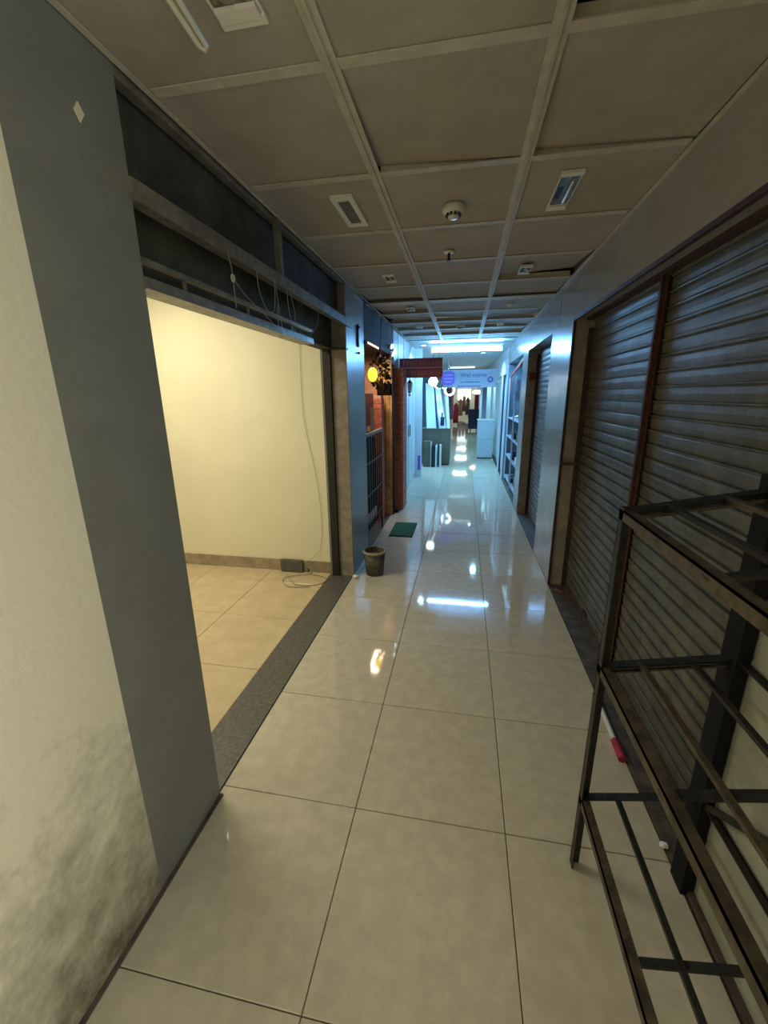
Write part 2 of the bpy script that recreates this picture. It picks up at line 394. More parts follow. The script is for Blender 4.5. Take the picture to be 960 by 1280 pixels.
cable('short wire sagging under the far end of the box rail', [(xw, 2.75, 2.215), (xw+.002, 2.72, 2.1), (-.98, 2.66, 2.02)])
cable('thin dark wire hanging down the cream shop wall to the skirting', [(-1.38, 3.492, 2.5), (-1.381, 3.492, 2.08), (-1.385, 3.49, 1.49), (-1.30, 3.49, .95), (-1.27, 3.49, .55), (-1.30, 3.49, .25), (-1.42, 3.475, .12), (-1.5, 3.45, .06)], .0012, 'black')
cable('loose grey cable coiled on the shop floor by the skirting', [(-1.62, 3.40, .008), (-1.45, 3.20, .008), (-1.25, 3.22, .008), (-1.2, 3.35, .01), (-1.4, 3.42, .01), (-1.6, 3.30, .012), (-1.5, 3.15, .008), (-1.3, 3.17, .008)], .004)
jb = tag(MB().box((-1.70, 3.455, .005), (-1.48, 3.486, .125)).box((-1.69, 3.452, .06), (-1.66, 3.456, .11)).ball((-1.42, 3.44, .04), .02).obj('junction_box', 'granite'), 'grey socket box on the skirting below the hanging wire', 'socket box')
# diamond patch
dm = MB(); dm.add([(XL, 1.066, 2.34), (XL, 1.08, 2.318), (XL, 1.095, 2.342), (XL, 1.08, 2.362), (XL+.003, 1.066, 2.34), (XL+.003, 1.08, 2.318), (XL+.003, 1.095, 2.342), (XL+.003, 1.08, 2.362)], [(4,5,6,7), (0,1,5,4), (1,2,6,5), (2,3,7,6), (3,0,4,7)])
tag(dm.obj('wall_sticker', 'shopwall'), 'small cream diamond sticker high on the grey wall', 'sticker')

# ------------------------------------------------------------------ right wall
b = MB(); b.box((XR, -2.5, 2.205), (1.3, 8.5, 2.98))
b.box((.825, -2.5, 0), (1.3, 1.165, 2.205), 1)
b.box((XR, 3.585, 0), (1.3, 4.385, 2.205)).box((XR, 5.92, 0), (1.3, 6.40, 2.205)).box((1.0, 1.165, 0), (1.3, 3.585, 2.205)).box((1.0, 4.385, 0), (1.3, 5.92, 2.205))
wr = struct('wall_right', b, ['panel', 'palewall'])
MB().box((XR-.0008, 4.105, 2.21), (XR+.001, 4.112, 2.53)).obj('panel_joint', 'dark', wr)
MB().box((XR+.015, 3.572, 0), (.998, 3.584, 2.2)).obj('beige_jamb', 'beige', wr)
MB().box((XR, 5.905, 0), (.998, 5.919, 2.2)).obj('beige_jamb', 'beige', wr)
MB().box((XR+.03, 5.90, 1.83), (.95, 5.905, 1.93)).obj('red_tape', 'redtape', wr, 'dark red tape square')
tb = MB(); tb.box((XR-.004, 3.566, .0), (XR+.016, 3.586, 2.2)).box((XR-.004, 1.165, 2.185), (XR+.016, 3.586, 2.205)).box((.955, 3.55, 0), (.985, 3.572, 2.2))
struct('trim_7', tb, 'trim')
struct('trim_8', MB().box((XR+.09, 1.165, 2.185), (.985, 3.57, 2.204)), 'trim')
# thin dirt band at the left wall foot, dirt-edge skirting along the pale wall
struct('dirt_band_left', MB().box((XL, -2.5, 0), (XL+.014, 1.225, .008)), 'granite2')
struct('baseboard_right', MB().box((.805, -2.5, 0), (.826, 1.165, .02)), 'granite2')

def slat_mesh(L_, pitch, m):
    key = ('slat', L_, pitch, m)
    if key in tm: return tm[key]
    b = MB(); prof = [(-.001, -pitch*.5), (-.004, -pitch*.2), (-.003, pitch*.12), (0, pitch*.22), (-.009, pitch*.28), (-.010, pitch*.36), (-.002, pitch*.40)]
    prof += [(.004, pitch*.36), (.004, pitch*.5), (.012, pitch*.5), (.012, -pitch*.5)]
    vs = [(x, y, z) for y in (0, L_) for x, z in prof]; k = len(prof)
    b.add(vs, [(i, (i+1) % k, k+(i+1) % k, k+i) for i in range(k)] + [tuple(range(k))[::-1], tuple(range(k, 2*k))])
    tm[key] = b.mesh('slat', m); return tm[key]
def shutter(y0, y1, x, ztop, pitch, m, label, grp, zb=.02):
    t = thing('rolling_shutter', label, 'shutter', (x, (y0+y1)/2, .004), grp)
    MB().box((x-.012, y0, zb-.014), (x+.014, y1, zb+.03)).obj('bottom_bar', 'rackworn', t)
    n = int((ztop-zb-.03)/pitch)
    me = slat_mesh(y1-y0, pitch, m)
    for i in range(n+1):
        z = zb+.03+pitch*(i+.5)
        inst('slat', me, (x, y0, z), t)
    return t
s1 = shutter(1.215, 2.345, .945, 2.19, .0715, 'shutter', 'nearest dusty olive grey rolling shutter behind the black rack', 'closed rolling shutters on the right')
s2 = shutter(2.40, 3.545, .945, 2.19, .0715, 'shutter', 'closed olive grey rolling shutter between red post and beige jamb', 'closed rolling shutters on the right')
s3 = shutter(4.44, 5.86, .945, 2.15, .0625, 'slat2', 'farther pinkish grey rolling shutter between two grey cladding piers', 'closed rolling shutters on the right')
tag(MB().box((.905, 2.362, .004), (.945, 2.386, 2.185)).box((.925, 2.345, .004), (.93, 2.40, 2.185)).obj('shutter_post', 'rust'), 'rusty red steel post dividing the two near shutters', 'post')
tag(MB().box((.895, 1.17, .02), (.955, 1.205, 2.13)).obj('guide_rail', 'rust'), 'rusty brown vertical shutter guide rail beside the pale wall', 'rail')
MB().box((.905, 3.546, .004), (.955, 3.556, 2.13)).obj('guide_rail', 'trim', s2)
MB().box((.91, 5.865, .004), (.96, 5.895, 2.15)).obj('guide_rail', 'black', s3)
MB().box((.93, 2.9, .07), (.94, 2.98, .09)).obj('pull_handle', 'black', s2)
tag(MB().box((.79, 3.545, 1.085), (.93, 3.555, 1.105)).box((.795, 3.545, 1.08), (.80, 3.565, 1.11)).obj('latch_bar', 'rackworn'), 'short brown latch bar across the beige jamb', 'latch')
tag(MB().box((.925, 4.75, .09), (.935, 4.82, .15)).ball((.925, 4.79, .12), .02).obj('padlock', 'black'), 'black lock low on the farther pinkish shutter', 'lock')

# ------------------------------------------------------------------ ceiling fittings
GD = 'recessed downlight fittings in the ceiling boards'
def downlight(cx, cy, label, kind=0, w_=.105, l_=.34):
    z = ZC-.001
    t = thing('downlight_fitting', label, 'light fitting', (cx, cy, z), GD)
    fr = MB(); e = .016 if kind else .024
    fr.box((cx-w_/2, cy-l_/2, z-.010), (cx+w_/2, cy-l_/2+e*1.8, z+.002)).box((cx-w_/2, cy+l_/2-e*1.4, z-.010), (cx+w_/2, cy+l_/2, z+.002))
    if kind != 1: fr.box((cx-w_/2, cy-l_/2+e*1.8, z-.010), (cx-w_/2+e, cy+l_/2-e*1.4, z+.002)).box((cx+w_/2-e, cy-l_/2+e*1.8, z-.010), (cx+w_/2, cy+l_/2-e*1.4, z+.002))
    else: fr.box((cx-w_/2, cy-l_/2+e*1.8, z-.005), (cx-w_/2+.006, cy+l_/2-e*1.4, z+.002)).box((cx+w_/2-.006, cy-l_/2+e*1.8, z-.005), (cx+w_/2, cy+l_/2-e*1.4, z+.002))
    fr.obj('frame', 'white', t)
    MB().box((cx-w_/2+e*.6, cy-l_/2+e, z-.004), (cx+w_/2-e*.6, cy+l_/2-e, z-.001)).obj('diffuser', 'grime' if kind else 'granite', t)
    if kind:
        MB().box((cx-w_/2+.006, cy+l_/2-.055, z-.014), (cx+w_/2-.008, cy+l_/2-.022, z-.003)).obj('lamp_socket', 'white', t)
        MB().tube([(cx+.012, cy-l_/2+.05, z-.014), (cx+.012, cy+l_/2-.1, z-.016), (cx+.02, cy+l_/2-.085, z-.014)], .006).obj('lamp_tube', 'milky', t)
        MB().box((cx-w_/2+.012, cy-.05, z-.006), (cx-.01, cy+.06, z-.0035)).obj('dark_hole', 'black', t)
    return t
downlight(-.585, 2.25, 'white framed rectangular fitting with a grey insert beside the smoke detector', 0)
downlight(.405, 2.25, 'broken open fitting with a crumpled reflector right of the smoke detector', 1, .09, .36)
downlight(-.60, 3.46, 'small square fitting with a shiny lamp on the left ceiling board', 1, .085, .2)
downlight(.40, 3.45, 'small broken fitting just nearer than the wide sagging gap', 1, .085, .2)
downlight(-.59, 4.66, 'dark fitting on the left in the loose ceiling boards', 1, .08, .16)
downlight(.42, 4.66, 'faint fitting on the right board beyond the sagging gap', 1, .06, .1)
downlight(-.62, 5.86, 'farthest left fitting near the glowing tube', 1, .08, .14)
downlight(.42, 5.86, 'farthest right fitting near the glowing tube', 1, .08, .14)
# the nearest one, open, with its fluorescent lamp dangling
t = downlight(-.555, 1.005, 'nearest open fitting with a chrome reflector at the top edge', 1, .115, .36)
t = thing('lamp_tube', 'bare white twin fluorescent lamp hanging at the top edge of the ceiling', 'lamp', (-.62, 1.05, 2.49))
MB().tube([(-.636, .86, 2.475), (-.656, 1.05, 2.475), (-.664, 1.145, 2.475), (-.656, 1.162, 2.475), (-.645, 1.147, 2.475), (-.615, .86, 2.475)], .0075, 8).obj('twin_tube', 'milky', t)
MB().box((-.645, .82, 2.455), (-.605, .862, 2.525)).obj('lamp_base', 'white', t)

def detector(cx, cy, label):
    t = thing('smoke_detector', label, 'smoke detector', (cx, cy, ZC-.003), 'ceiling smoke detectors')
    MB().lathe((cx, cy, ZC), [(.001, 0), (.052, 0), (.054, -.022), (.044, -.034), (.028, -.036), (.001, -.036)]).obj('housing', 'white', t)
    b = MB()
    for i in range(10):
        a = 2*PI*i/10; b.box((cx+.033*math.cos(a)-.005, cy+.033*math.sin(a)-.005, ZC-.046), (cx+.033*math.cos(a)+.005, cy+.033*math.sin(a)+.005, ZC-.034))
    b.obj('vent', 'black', t)
    MB().lathe((cx, cy, ZC), [(.001, -.034), (.026, -.036), (.026, -.05), (.018, -.056), (.001, -.057)]).obj('sensor_cap', 'milky', t)
detector(-.085, 2.30, 'round white smoke detector between the two near fittings')
detector(-.085, 5.8, 'farther dim smoke detector in front of the glowing tube')
t = thing('sprinkler_head', 'dark sprinkler head on a pale ring in the middle ceiling board', 'sprinkler', (-.13, 2.95, ZC-.003))
MB().lathe((-.13, 2.95, ZC), [(.001, -.001), (.034, -.001), (.034, -.006), (.014, -.010), (.001, -.010)]).obj('escutcheon', 'white', t)
MB().cyl((-.13, 2.95, ZC-.009), (-.13, 2.95, ZC-.05), .009).cyl((-.13, 2.95, ZC-.05), (-.13, 2.95, ZC-.054), .017).obj('nozzle', 'black', t)

# glowing tube light
t = thing('tube_light', 'long glowing blue white tube light across the corridor ceiling', 'tube light', (0, 7.62, 2.47))
MB().box((-.62, 7.60, 2.43), (.64, 7.66, 2.475)).obj('batten', 'bluewhite', t)
MB().cyl((-.585, 7.60, 2.395), (.605, 7.60, 2.395), .020).obj('tube', 'tube', t)
for x in (-.60, .607): MB().box((x-.014, 7.575, 2.37), (x+.014, 7.62, 2.435)).obj('end_cap', 'bluewhite', t)

# ------------------------------------------------------------------ black display rack (right foreground)
rk = thing('display_rack', 'black angle iron rack with three open slatted tiers in the right foreground', 'rack', (.63, .8, 0))
LX = [.442, .557, .69, .815]; Y1, Y0 = 1.212, .33
def zt(base, x): return base + (x-.442)*.20
MB().angle((.442, Y1, 0), (.442, Y1, 1.345), .030, .004, a=(1,0,0), b=(0,-1,0)).obj('leg', 'rack', rk)
MB().box((.785, 1.165, .0), (.822, 1.235, 1.44)).obj('leg', 'soot', rk, 'broad black rear leg')
MB().angle((.442, Y0, 0), (.442, Y0, 1.345), .030, .004, a=(1,0,0), b=(0,1,0)).obj('leg', 'rack', rk)
MB().angle((.82, Y0, 0), (.82, Y0, 1.44), .030, .004, a=(-1,0,0), b=(0,1,0)).obj('leg', 'rust', rk)
for ti, base in enumerate((.315, .838, 1.338)):
    q = lambda x, y, d=0: (x, y, zt(base, x)+d)
    MB().angle(q(LX[0], Y1), q(LX[3], Y1), .027, .004, a=(0,-1,0), b=(0,0,-1)).obj('cross_rail', 'rack', rk)
    if ti: MB().angle(q(LX[0]+.002, Y1-.006, -.027), q(LX[3], Y1-.006, -.027), .012, .003, a=(0,-1,0), b=(0,0,-1)).obj('cross_rail_lip', 'rackworn', rk)
    MB().angle(q(LX[0], Y1), q(LX[0], Y0), .028, .004, a=(1,0,0), b=(0,0,-1)).obj('side_rail', ('rackworn', 'rackworn', 'rackworn')[ti], rk)
    MB().angle(q(LX[3], Y1), q(LX[3], Y0), .024, .004, a=(-1,0,0), b=(0,0,-1)).obj('side_rail', 'rack', rk)
    for j, x in enumerate(LX[1:3]):
        MB().bar(q(x, Y1, -.006), q(x, Y0, -.006), .016, .012).obj('slat', 'rack' if (ti+j) % 2 == 0 else 'rackworn', rk)
    MB().bar(q(LX[0], .775, -.016), q(LX[3], .775, -.016), .022 if ti else .018, .010).obj('cross_bar', 'rack', rk)
    MB().angle(q(LX[0], Y0), q(LX[3], Y0), .027, .004, a=(0,1,0), b=(0,0,-1)).obj('cross_rail', 'rack', rk)
MB().bar((.80, 1.17, .385), (.806, .86, .60), .012, .02).obj('brace', 'rack', rk)

# rod lying at the shutter foot
t = thing('capped_rod', 'white rod with a red grip and black tip on the floor behind the rack', 'rod', (.79, 1.9, 0))
MB().cyl((.787, 2.13, .016), (.785, 2.02, .016), .014).obj('tip', 'black', t)
MB().cyl((.785, 2.02, .016), (.782, 1.80, .016), .012).obj('shaft', 'bluewhite', t)
MB().cyl((.782, 1.80, .018), (.779, 1.69, .018), .018).obj('grip', 'red', t)
def scrap(cx, cy, s, label, m='white'):
    b = MB(); n = 7; vs = [(cx+s*(.6+.4*random.random())*math.cos(2*PI*i/n), cy+s*(.6+.4*random.random())*math.sin(2*PI*i/n), .004+random.random()*s*.5) for i in range(n)]
    b.add(vs+[(cx, cy, .004+s*.4)], [(i, (i+1) % n, n) for i in range(n)]); return tag(b.obj('litter_scrap', m), label, 'litter')
scrap(.855, 3.42, .05, 'crumpled brown litter in the corner below the beige jamb', 'waste')
scrap(.80, 1.32, .02, 'tiny pale scrap on the floor beside the rear rack leg', 'white')

# ------------------------------------------------------------------ bucket, mat
t = thing('waste_bucket', 'stained grey green waste bucket standing against the left column', 'bucket', (-.785, 3.56, 0))
MB().lathe((-.785, 3.56, 0), [(.001, .003), (.082, .003), (.104, .235), (.098, .235), (.078, .02), (.001, .02)], 28).obj('body', 'bucket', t)
MB().lathe((-.785, 3.56, 0), [(.098, .222), (.112, .222), (.112, .24), (.098, .242), (.098, .222)], 28).obj('rim', 'bucketrim', t)
MB().lathe((-.785, 3.56, 0), [(.001, .21), (.05, .20), (.098, .185)], 28).obj('rubbish', 'waste', t)
tag(MB().box((-.845, 4.64, 0), (-.555, 5.20, .009)).box((-.84, 4.645, .009), (-.56, 5.195, .013)).obj('door_mat', 'green'), 'green door mat on the tiles before the brick shop front', 'mat')
tag(MB().ball((-1.0+.06, 3.42, .02), .025, 8, sc=(1.3, 1, .7)).obj('litter_scrap', 'white'), 'small crumpled white scrap at the foot of the left column', 'litter')

# ------------------------------------------------------------------ brick shop on the left (Y 4.1 - 6.3)
struct('wall_brick_shop_back', MB().box((-2.6, 5.72, 0), (-.985, 5.86, 2.98)).box((-2.7, 3.62, 0), (-2.6, 5.86, 2.98)).box((-2.6, 3.62, 0), (-1.2, 3.7, 2.98)), 'pink')
fa = thing('shop_fascia', 'dark fascia with a warm lit lower edge above the brick shop', 'fascia', (-1.0, 4.9, 2.1))
MB().box((-1.25, 4.11, 2.17), (-.975, 5.84, 2.98)).obj('panel', 'darkwood', fa)
MB().box((-.99, 4.12, 2.135), (-.955, 4.75, 2.170)).obj('soffit_strip', 'darkwood', fa)
MB().box((-.958, 4.2, 2.150), (-.953, 4.74, 2.168)).obj('light_strip', 'warm', fa, 'glowing warm strip')
for yy in (4.55, 4.99, 5.42): MB().box((-.977, yy, 2.18), (-.972, yy+.012, 2.5)).obj('panel_joint', 'black', fa)
ed = tag(MB().box((-.968, 3.75, 2.495), (-.955, 7.1, 2.508)).obj('ceiling_edge_rail', 'chrome'), 'shiny metal rail along the left ceiling edge above the brick shop', 'rail')
tag(MB().box((-.969, 3.84, 2.08), (-.955, 3.86, 2.27)).box((-.969, 3.845, 2.24), (-.945, 3.865, 2.255)).ball((-.958, 3.85, 2.03), .012).obj('shutter_latch', 'black'), 'black latch bracket high on the grey left column', 'bracket')
for y in (5.45, 5.62): pass
for yy, zz_, lab in ((5.5, 2.27, 'upper small white glow standing for a reflection on the dark fascia'), (5.62, 2.19, 'lower small white glow standing for a reflection on the dark fascia')):  # glowing discs added in place of two reflections on the glossy soffit
    t = thing('reflection_glow', lab, 'reflection_glow', (-.95, yy, zz_), 'fascia reflection glows')
    MB().cyl((-.975, yy, zz_), (-.94, yy, zz_-.01), .022, .03).obj('housing', 'bluewhite', t)
    MB().cyl((-.94, yy, zz_-.01), (-.932, yy-.004, zz_-.012), .028).obj('lens', 'bulb', t)
# grille gate
gt = thing('grille_gate', 'low dark iron grille gate with a cream top rail beside the left column', 'gate', (-.99, 4.55, 0))
for i in range(8):
    yy = 4.14+i*.118
    MB().bar((-.985, yy, .20), (-.985, yy, 1.25), .014, .014).obj('bar', 'black', gt)
MB().box((-1.16, 4.15, .02), (-1.13, 5.25, 1.24)).obj('backing_sheet', 'dark', gt)
for z in (.28, .60, .95): MB().bar((-.985, 4.13, z), (-.985, 4.98, z), .010, .022).obj('cross_bar', 'black', gt)
MB().bar((-.985, 4.12, 1.255), (-.985, 4.99, 1.255), .03, .035).obj('top_rail', 'bucketrim', gt, 'cream top rail')
for yy in (4.14, 4.966): MB().bar((-.985, yy, .006), (-.985, yy, .2), .016, .016).obj('foot', 'black', gt)
for i in range(4): MB().box((-.984, 4.16+i*.118, .30), (-.978, 4.24+i*.118, .40)).obj('infill_plate', 'bucketrim', gt)
# brick columns
def brick_col(name_, x0, x1, y0, y1, z1, label, hb=.065):
    t = thing(name_, label, 'pillar', ((x0+x1)/2, (y0+y1)/2, 0), 'red brick pillars of the left shop front')
    MB().box((x0+.006, y0+.006, 0), (x1-.006, y1-.006, z1)).obj('mortar_core', 'mortar', t)
    k = 0; z = 0; j = .008; mesh_c = {}
    while z+hb < z1:
        cuts = [x0, x1] if k % 2 else [x0, (x0+x1)/2, x1]
        ycuts = [y0, (y0+y1)/2, y1] if k % 2 else [y0, y1]
        for a in range(len(cuts)-1):
            for c in range(len(ycuts)-1):
                e = random.uniform(-.002, .002)
                key = (k % 2, a, c)
                if key not in mesh_c:
                    mesh_c[key] = MB().box((cuts[a]+(j/2 if a else 0), ycuts[c]+(j/2 if c else 0), 0), (cuts[a+1]-(j/2 if a < len(cuts)-2 else 0), ycuts[c+1]-(j/2 if c < len(ycuts)-2 else 0), hb-j)).mesh('brick', 'brick')
                inst('brick', mesh_c[key], (0, e, z), t)
        z += hb; k += 1
    return t
brick_col('brick_pillar', -.975, -.842, 5.87, 6.26, 2.02, 'tall red brick pillar beside the wooden post and lantern door')
brick_col('brick_pillar', -1.17, -1.045, 5.32, 5.5, 1.66, 'dim red brick pillar behind the grille gate')
wd = thing('wooden_door_post', 'golden wood plank door post between the two brick pillars', 'door post', (-1.01, 5.6, 0))
for i, (a, c) in enumerate(((-1.09, -1.045), (-1.042, -.995), (-.992, -.955))):
    MB().box((a, 5.58+.006*i, 0), (c, 5.63, 2.15)).obj('plank', 'wood', wd)
MB().box((-.953, 5.59, 0), (-.94, 5.70, 2.15)).obj('edge_board', 'darkwood', wd)
tag(MB().box((-1.18, 4.9, 1.30), (-1.06, 4.905, 1.68)).box((-1.10, 4.893, 1.17), (-1.05, 4.899, 1.52), 1).obj('hanging_poster', ['poster', 'bluewhite']), 'pink and white hanging poster above the grille gate', 'poster')
struct('wall_gate_panel', MB().box((-1.35, 5.0, 0), (-1.175, 5.05, 1.30)), 'panel_l')
scrap(-.93, 5.72, .07, 'dark shoes-like litter heap at the foot of the brick pillar', 'darkwood')
# hanging planter
pl = thing('hanging_planter', 'dark brown box planter with branching plant hanging before the brick pillar', 'planter', (-.915, 4.9, 1.65))
MB().box((-1.0, 4.84, 1.655), (-.83, 4.96, 1.67)).box((-1.0, 4.84, 1.655), (-.985, 4.96, 1.785)).box((-.845, 4.84, 1.655), (-.83, 4.96, 1.785)).box((-1.0, 4.84, 1.655), (-.83, 4.852, 1.785)).box((-1.0, 4.948, 1.655), (-.83, 4.96, 1.785)).obj('trough', 'planterwood', pl)
MB().box((-.985, 4.852, 1.67), (-.845, 4.948, 1.765)).obj('soil', 'waste', pl)
for x in (-.99, -.84): MB().tube([(x, 4.9, 1.785), (x+.01, 4.9, 2.2), (x, 4.9, 2.515)], .0025).obj('hanging_wire', 'chrome', pl)
for i in range(7):
    x = -.975+i*.02; tx = x+random.uniform(-.06, .05); ty = 4.9+random.uniform(-.06, .06); h = random.uniform(.22, .38)
    st = MB().tube(bez([(x, 4.9, 1.76), ((x+tx)/2+.01, 4.9, 1.76+h*.5), (tx, ty, 1.76+h)]), .0045).obj('stem', 'wood', pl)
    for j in range(6):
        u = .35+.65*j/6; a = random.uniform(0, 2*PI); c = Vector((x+(tx-x)*u, 4.9+(ty-4.9)*u, 1.76+h*u)); d = Vector((math.cos(a), math.sin(a)*.5, random.uniform(-.2, .6))).normalized()*.05
        s_ = d.cross(Vector((0, 0, 1))).normalized()*.018
        lf = MB(); lf.add([c, c+d*.5+s_, c+d, c+d*.5-s_], [(0, 1, 2), (0, 2, 3)]); lf.add([c+Vector((0,0,-.001)), c+d*.5+s_+Vector((0,0,-.004)), c+d, c+d*.5-s_+Vector((0,0,-.004))], [(2,1,0), (3,2,0)]); lf.obj('leaf', 'leafd', st)
yl = thing('yellow_lamp', 'glowing yellow round lantern beside the hanging planter', 'lamp', (-1.03, 4.75, 1.88))
MB().ball((-1.03, 4.75, 1.885), .062, 14, sc=(.85, .85, 1.2)).obj('globe', 'yellow', yl)
MB().tube([(-1.03, 4.75, 1.955), (-1.03, 4.75, 2.17)], .004).obj('cord', 'black', yl)
MB().cyl((-1.03, 4.75, 1.80), (-1.03, 4.75, 1.78), .03, .015).obj('base_cap', 'darkwood', yl)
for i in range(12):
    a = i*.52; c = Vector((-.985+.05*math.cos(a), 4.72+.03*math.sin(a), 1.93+.10*math.sin(a*1.7)))
hp = thing('hanging_plant', 'dark trailing foliage hanging around the yellow lantern', 'plant', (-.96, 4.78, 2.0))
for i in range(100):
    c = Vector((-.975+random.uniform(-.07, .11), 4.80+random.uniform(-.04, .06), 1.99+random.uniform(-.26, .10)))
    if (c.x+1.03)**2+(c.z-1.885)**2 < .0056: continue
    a = random.uniform(0, 2*PI); d = Vector((math.cos(a), .3, math.sin(a))).normalized()*.055; s_ = Vector((-d.z, 0, d.x)).normalized()*.018
    lf = MB(); lf.add([c, c+d*.5+s_, c+d, c+d*.5-s_], [(0,1,2,3)]); lf.obj('leaf', 'leafd', hp)
MB().tube(bez([(-.93, 4.82, 2.5), (-.95, 4.8, 2.2), (-.97, 4.8, 2.0), (-.93, 4.8, 1.75)]), .004).obj('vine', 'leafd', hp)

# red hanging sign
sg = thing('hanging_sign', 'dark red two-line sign hanging across the corridor by the brick pillar', 'sign', (-.64, 6.3, 1.9))
sb = MB().box((-.96, 6.3, 1.905), (-.33, 6.33, 2.175)).obj('board', 'signred', sg)
MB().box((-.965, 6.293, 2.033), (-.328, 6.30, 2.055)).obj('divider', 'signtxt', sg)
# the lettering is unreadable in the photograph: two rows of separate letter-like strokes
for row, (z0, h) in enumerate(((2.072, .075), (1.935, .065))):
    x = -.90
    while x < -.37:
        wd_ = random.choice((.022, .03, .034)); b = MB()
        st = .007
        b.box((x, 6.296, z0), (x+st, 6.30, z0+h))
        if wd_ > .025: b.box((x+wd_-st, 6.296, z0), (x+wd_, 6.30, z0+h))
        if random.random() < .6: b.box((x, 6.296, z0+h-st), (x+wd_, 6.30, z0+h))
        if random.random() < .5: b.box((x, 6.296, z0+h*.45), (x+wd_, 6.30, z0+h*.45+st))
        b.obj('letter', 'signtxt', sb); x += wd_+.018
for x in (-.90, -.39): MB().tube([(x, 6.315, 2.175), (x, 6.315, 2.525)], .004).obj('hanging_rod', 'chrome', sg)

# ------------------------------------------------------------------ white door front with lantern (left, Y 6.3 - 8.4)
struct('wall_left_far', MB().box((-1.12, 6.262, 1.98), (-.97, 8.4, 2.98)).box((-1.25, 5.87, 0), (-.975, 6.26, 2.98)).box((-1.12, 6.262, 0), (-.99, 8.4, 1.98)), 'bluewhite')
def door(n, x, ys, side, pan=2):
    o = struct('door_%d' % n, MB().box((x-side*.03, ys[0], .01), (x-side*.002, ys[1], 1.97)), 'door')
    k = (ys[1]-ys[0])/pan
    for i in range(pan):
        MB().box((x-side*.002, ys[0]+k*i+.03, .1), (x+side*.008, ys[0]+k*(i+1)-.03, 1.88)).obj('door_panel', 'door', o)
    return o
for n, ys in enumerate(((6.32, 7.30), (7.34, 8.36))):
    d = door(n+1, -.962, ys, 1)
    MB().bar((-.94, ys[1-n]-.08 if n == 0 else ys[0]+.08, .95), (-.94, ys[1-n]-.08 if n == 0 else ys[0]+.08, 1.15), .012, .012).obj('door_handle', 'black', d)
ln = thing('wall_lantern', 'black carriage lantern hanging in front of the pale blue doors', 'lantern', (-.82, 6.42, 1.64))
MB().cyl((-.82, 6.42, 1.70), (-.82, 6.42, 1.83), .022, .042, 6, cap=False).obj('glass_panes', 'milky', ln)
MB().cyl((-.82, 6.42, 1.83), (-.82, 6.42, 1.875), .052, .012, 6).obj('roof', 'black', ln)
MB().cyl((-.82, 6.42, 1.69), (-.82, 6.42, 1.70), .028, .026, 6).ball((-.82, 6.42, 1.655), .014, 6).cyl((-.82, 6.42, 1.65), (-.82, 6.42, 1.69), .006).obj('base', 'black', ln)
for i in range(6):
    a = i*PI/3; MB().bar((-.82+.024*math.cos(a), 6.42+.024*math.sin(a), 1.70), (-.82+.044*math.cos(a), 6.42+.044*math.sin(a), 1.83), .004, .004).obj('rib', 'black', ln)
MB().tube(bez([(-.82, 6.42, 1.875), (-.83, 6.42, 1.93), (-.88, 6.42, 1.93), (-.968, 6.42, 1.86)]), .006).obj('bracket_arm', 'black', ln)
o = struct('wall_left_fin', MB().box((-1.0, 8.40, 0), (-.825, 8.46, 2.52)), 'bluewhite')
tag(MB().box((-.90, 8.393, .16), (-.85, 8.399, .46)).obj('purple_sticker', 'purple'), 'purple sticker low on the pale panel past the lantern doors', 'sticker')

# ------------------------------------------------------------------ far left stalls
struct('wall_left_stalls', MB().box((-2.6, 8.46, 0), (-2.5, YEND, 2.62)).box((-2.5, 8.46, 0), (-1.0, 8.5, 2.52)), 'bluewhite')
struct('wall_stall_back', MB().box((-2.5, 12.5, 0), (-.97, 12.6, 2.52)), 'tealwall')
cb = thing('display_cabinet', 'olive grey board cabinet carrying the leaning glass sheets', 'cabinet', (-.63, 10.2, 0))
MB().box((-.965, 10.0, .04), (-.305, 10.5, .875)).obj('body', 'cab', cb)
MB().box((-.975, 9.985, .85), (-.295, 10.52, .885)).obj('top', 'cab', cb)
MB().box((-.95, 10.02, 0), (-.32, 10.48, .04)).obj('plinth', 'black', cb)
GG = 'glass sheets leaning on the cabinet'
for (x0, x1, xt0, xt1, zt_, lab, m) in ((-.87, -.64, -.93, -.74, 1.93, 'leftmost and tallest pale sheet leaning on the olive cabinet', 'glass'), (-.66, -.58, -.76, -.70, 1.86, 'narrow dark edged sheet leaning between the two wide sheets', 'navy'), (-.57, -.40, -.71, -.58, 1.82, 'blue patterned sheet leaning on the middle of the cabinet', 'glass'), (-.38, -.31, -.45, -.38, 1.62, 'short pale sheet leaning at the right end of the cabinet', 'bluewhite')):
    b = MB(); y0, y1 = 10.06, 10.3
    vs = [(x0, y0, .885), (x1, y0, .885), (xt1, y1, zt_), (xt0, y1, zt_)]; vs += [(a, c+.012, z) for a, c, z in vs]
    b.add(vs, [(0,1,2,3), (7,6,5,4), (0,4,5,1), (1,5,6,2), (2,6,7,3), (3,7,4,0)]); tag(b.obj('glass_sheet', m), lab, 'sheet', GG)
tag(MB().box((-.54, 10.05, .95), (-.45, 10.06, 1.15)).box((-.52, 10.045, 1.15), (-.49, 10.055, 1.25)).obj('blue_decal', 'navy'), 'navy figure decal on the patterned leaning sheet', 'decal')
GS = 'boxes standing before the olive cabinet'
tag(MB().box((-.915, 9.7, 0), (-.755, 9.95, .60)).box((-.90, 9.69, .05), (-.77, 9.70, .55)).obj('upright_case', 'cab'), 'tall dark green case standing left of the cabinet front', 'case', GS)
tag(MB().box((-.745, 9.72, 0), (-.725, 9.95, .585)).obj('white_board', 'bluewhite'), 'thin white board against the dark green case', 'board', GS)
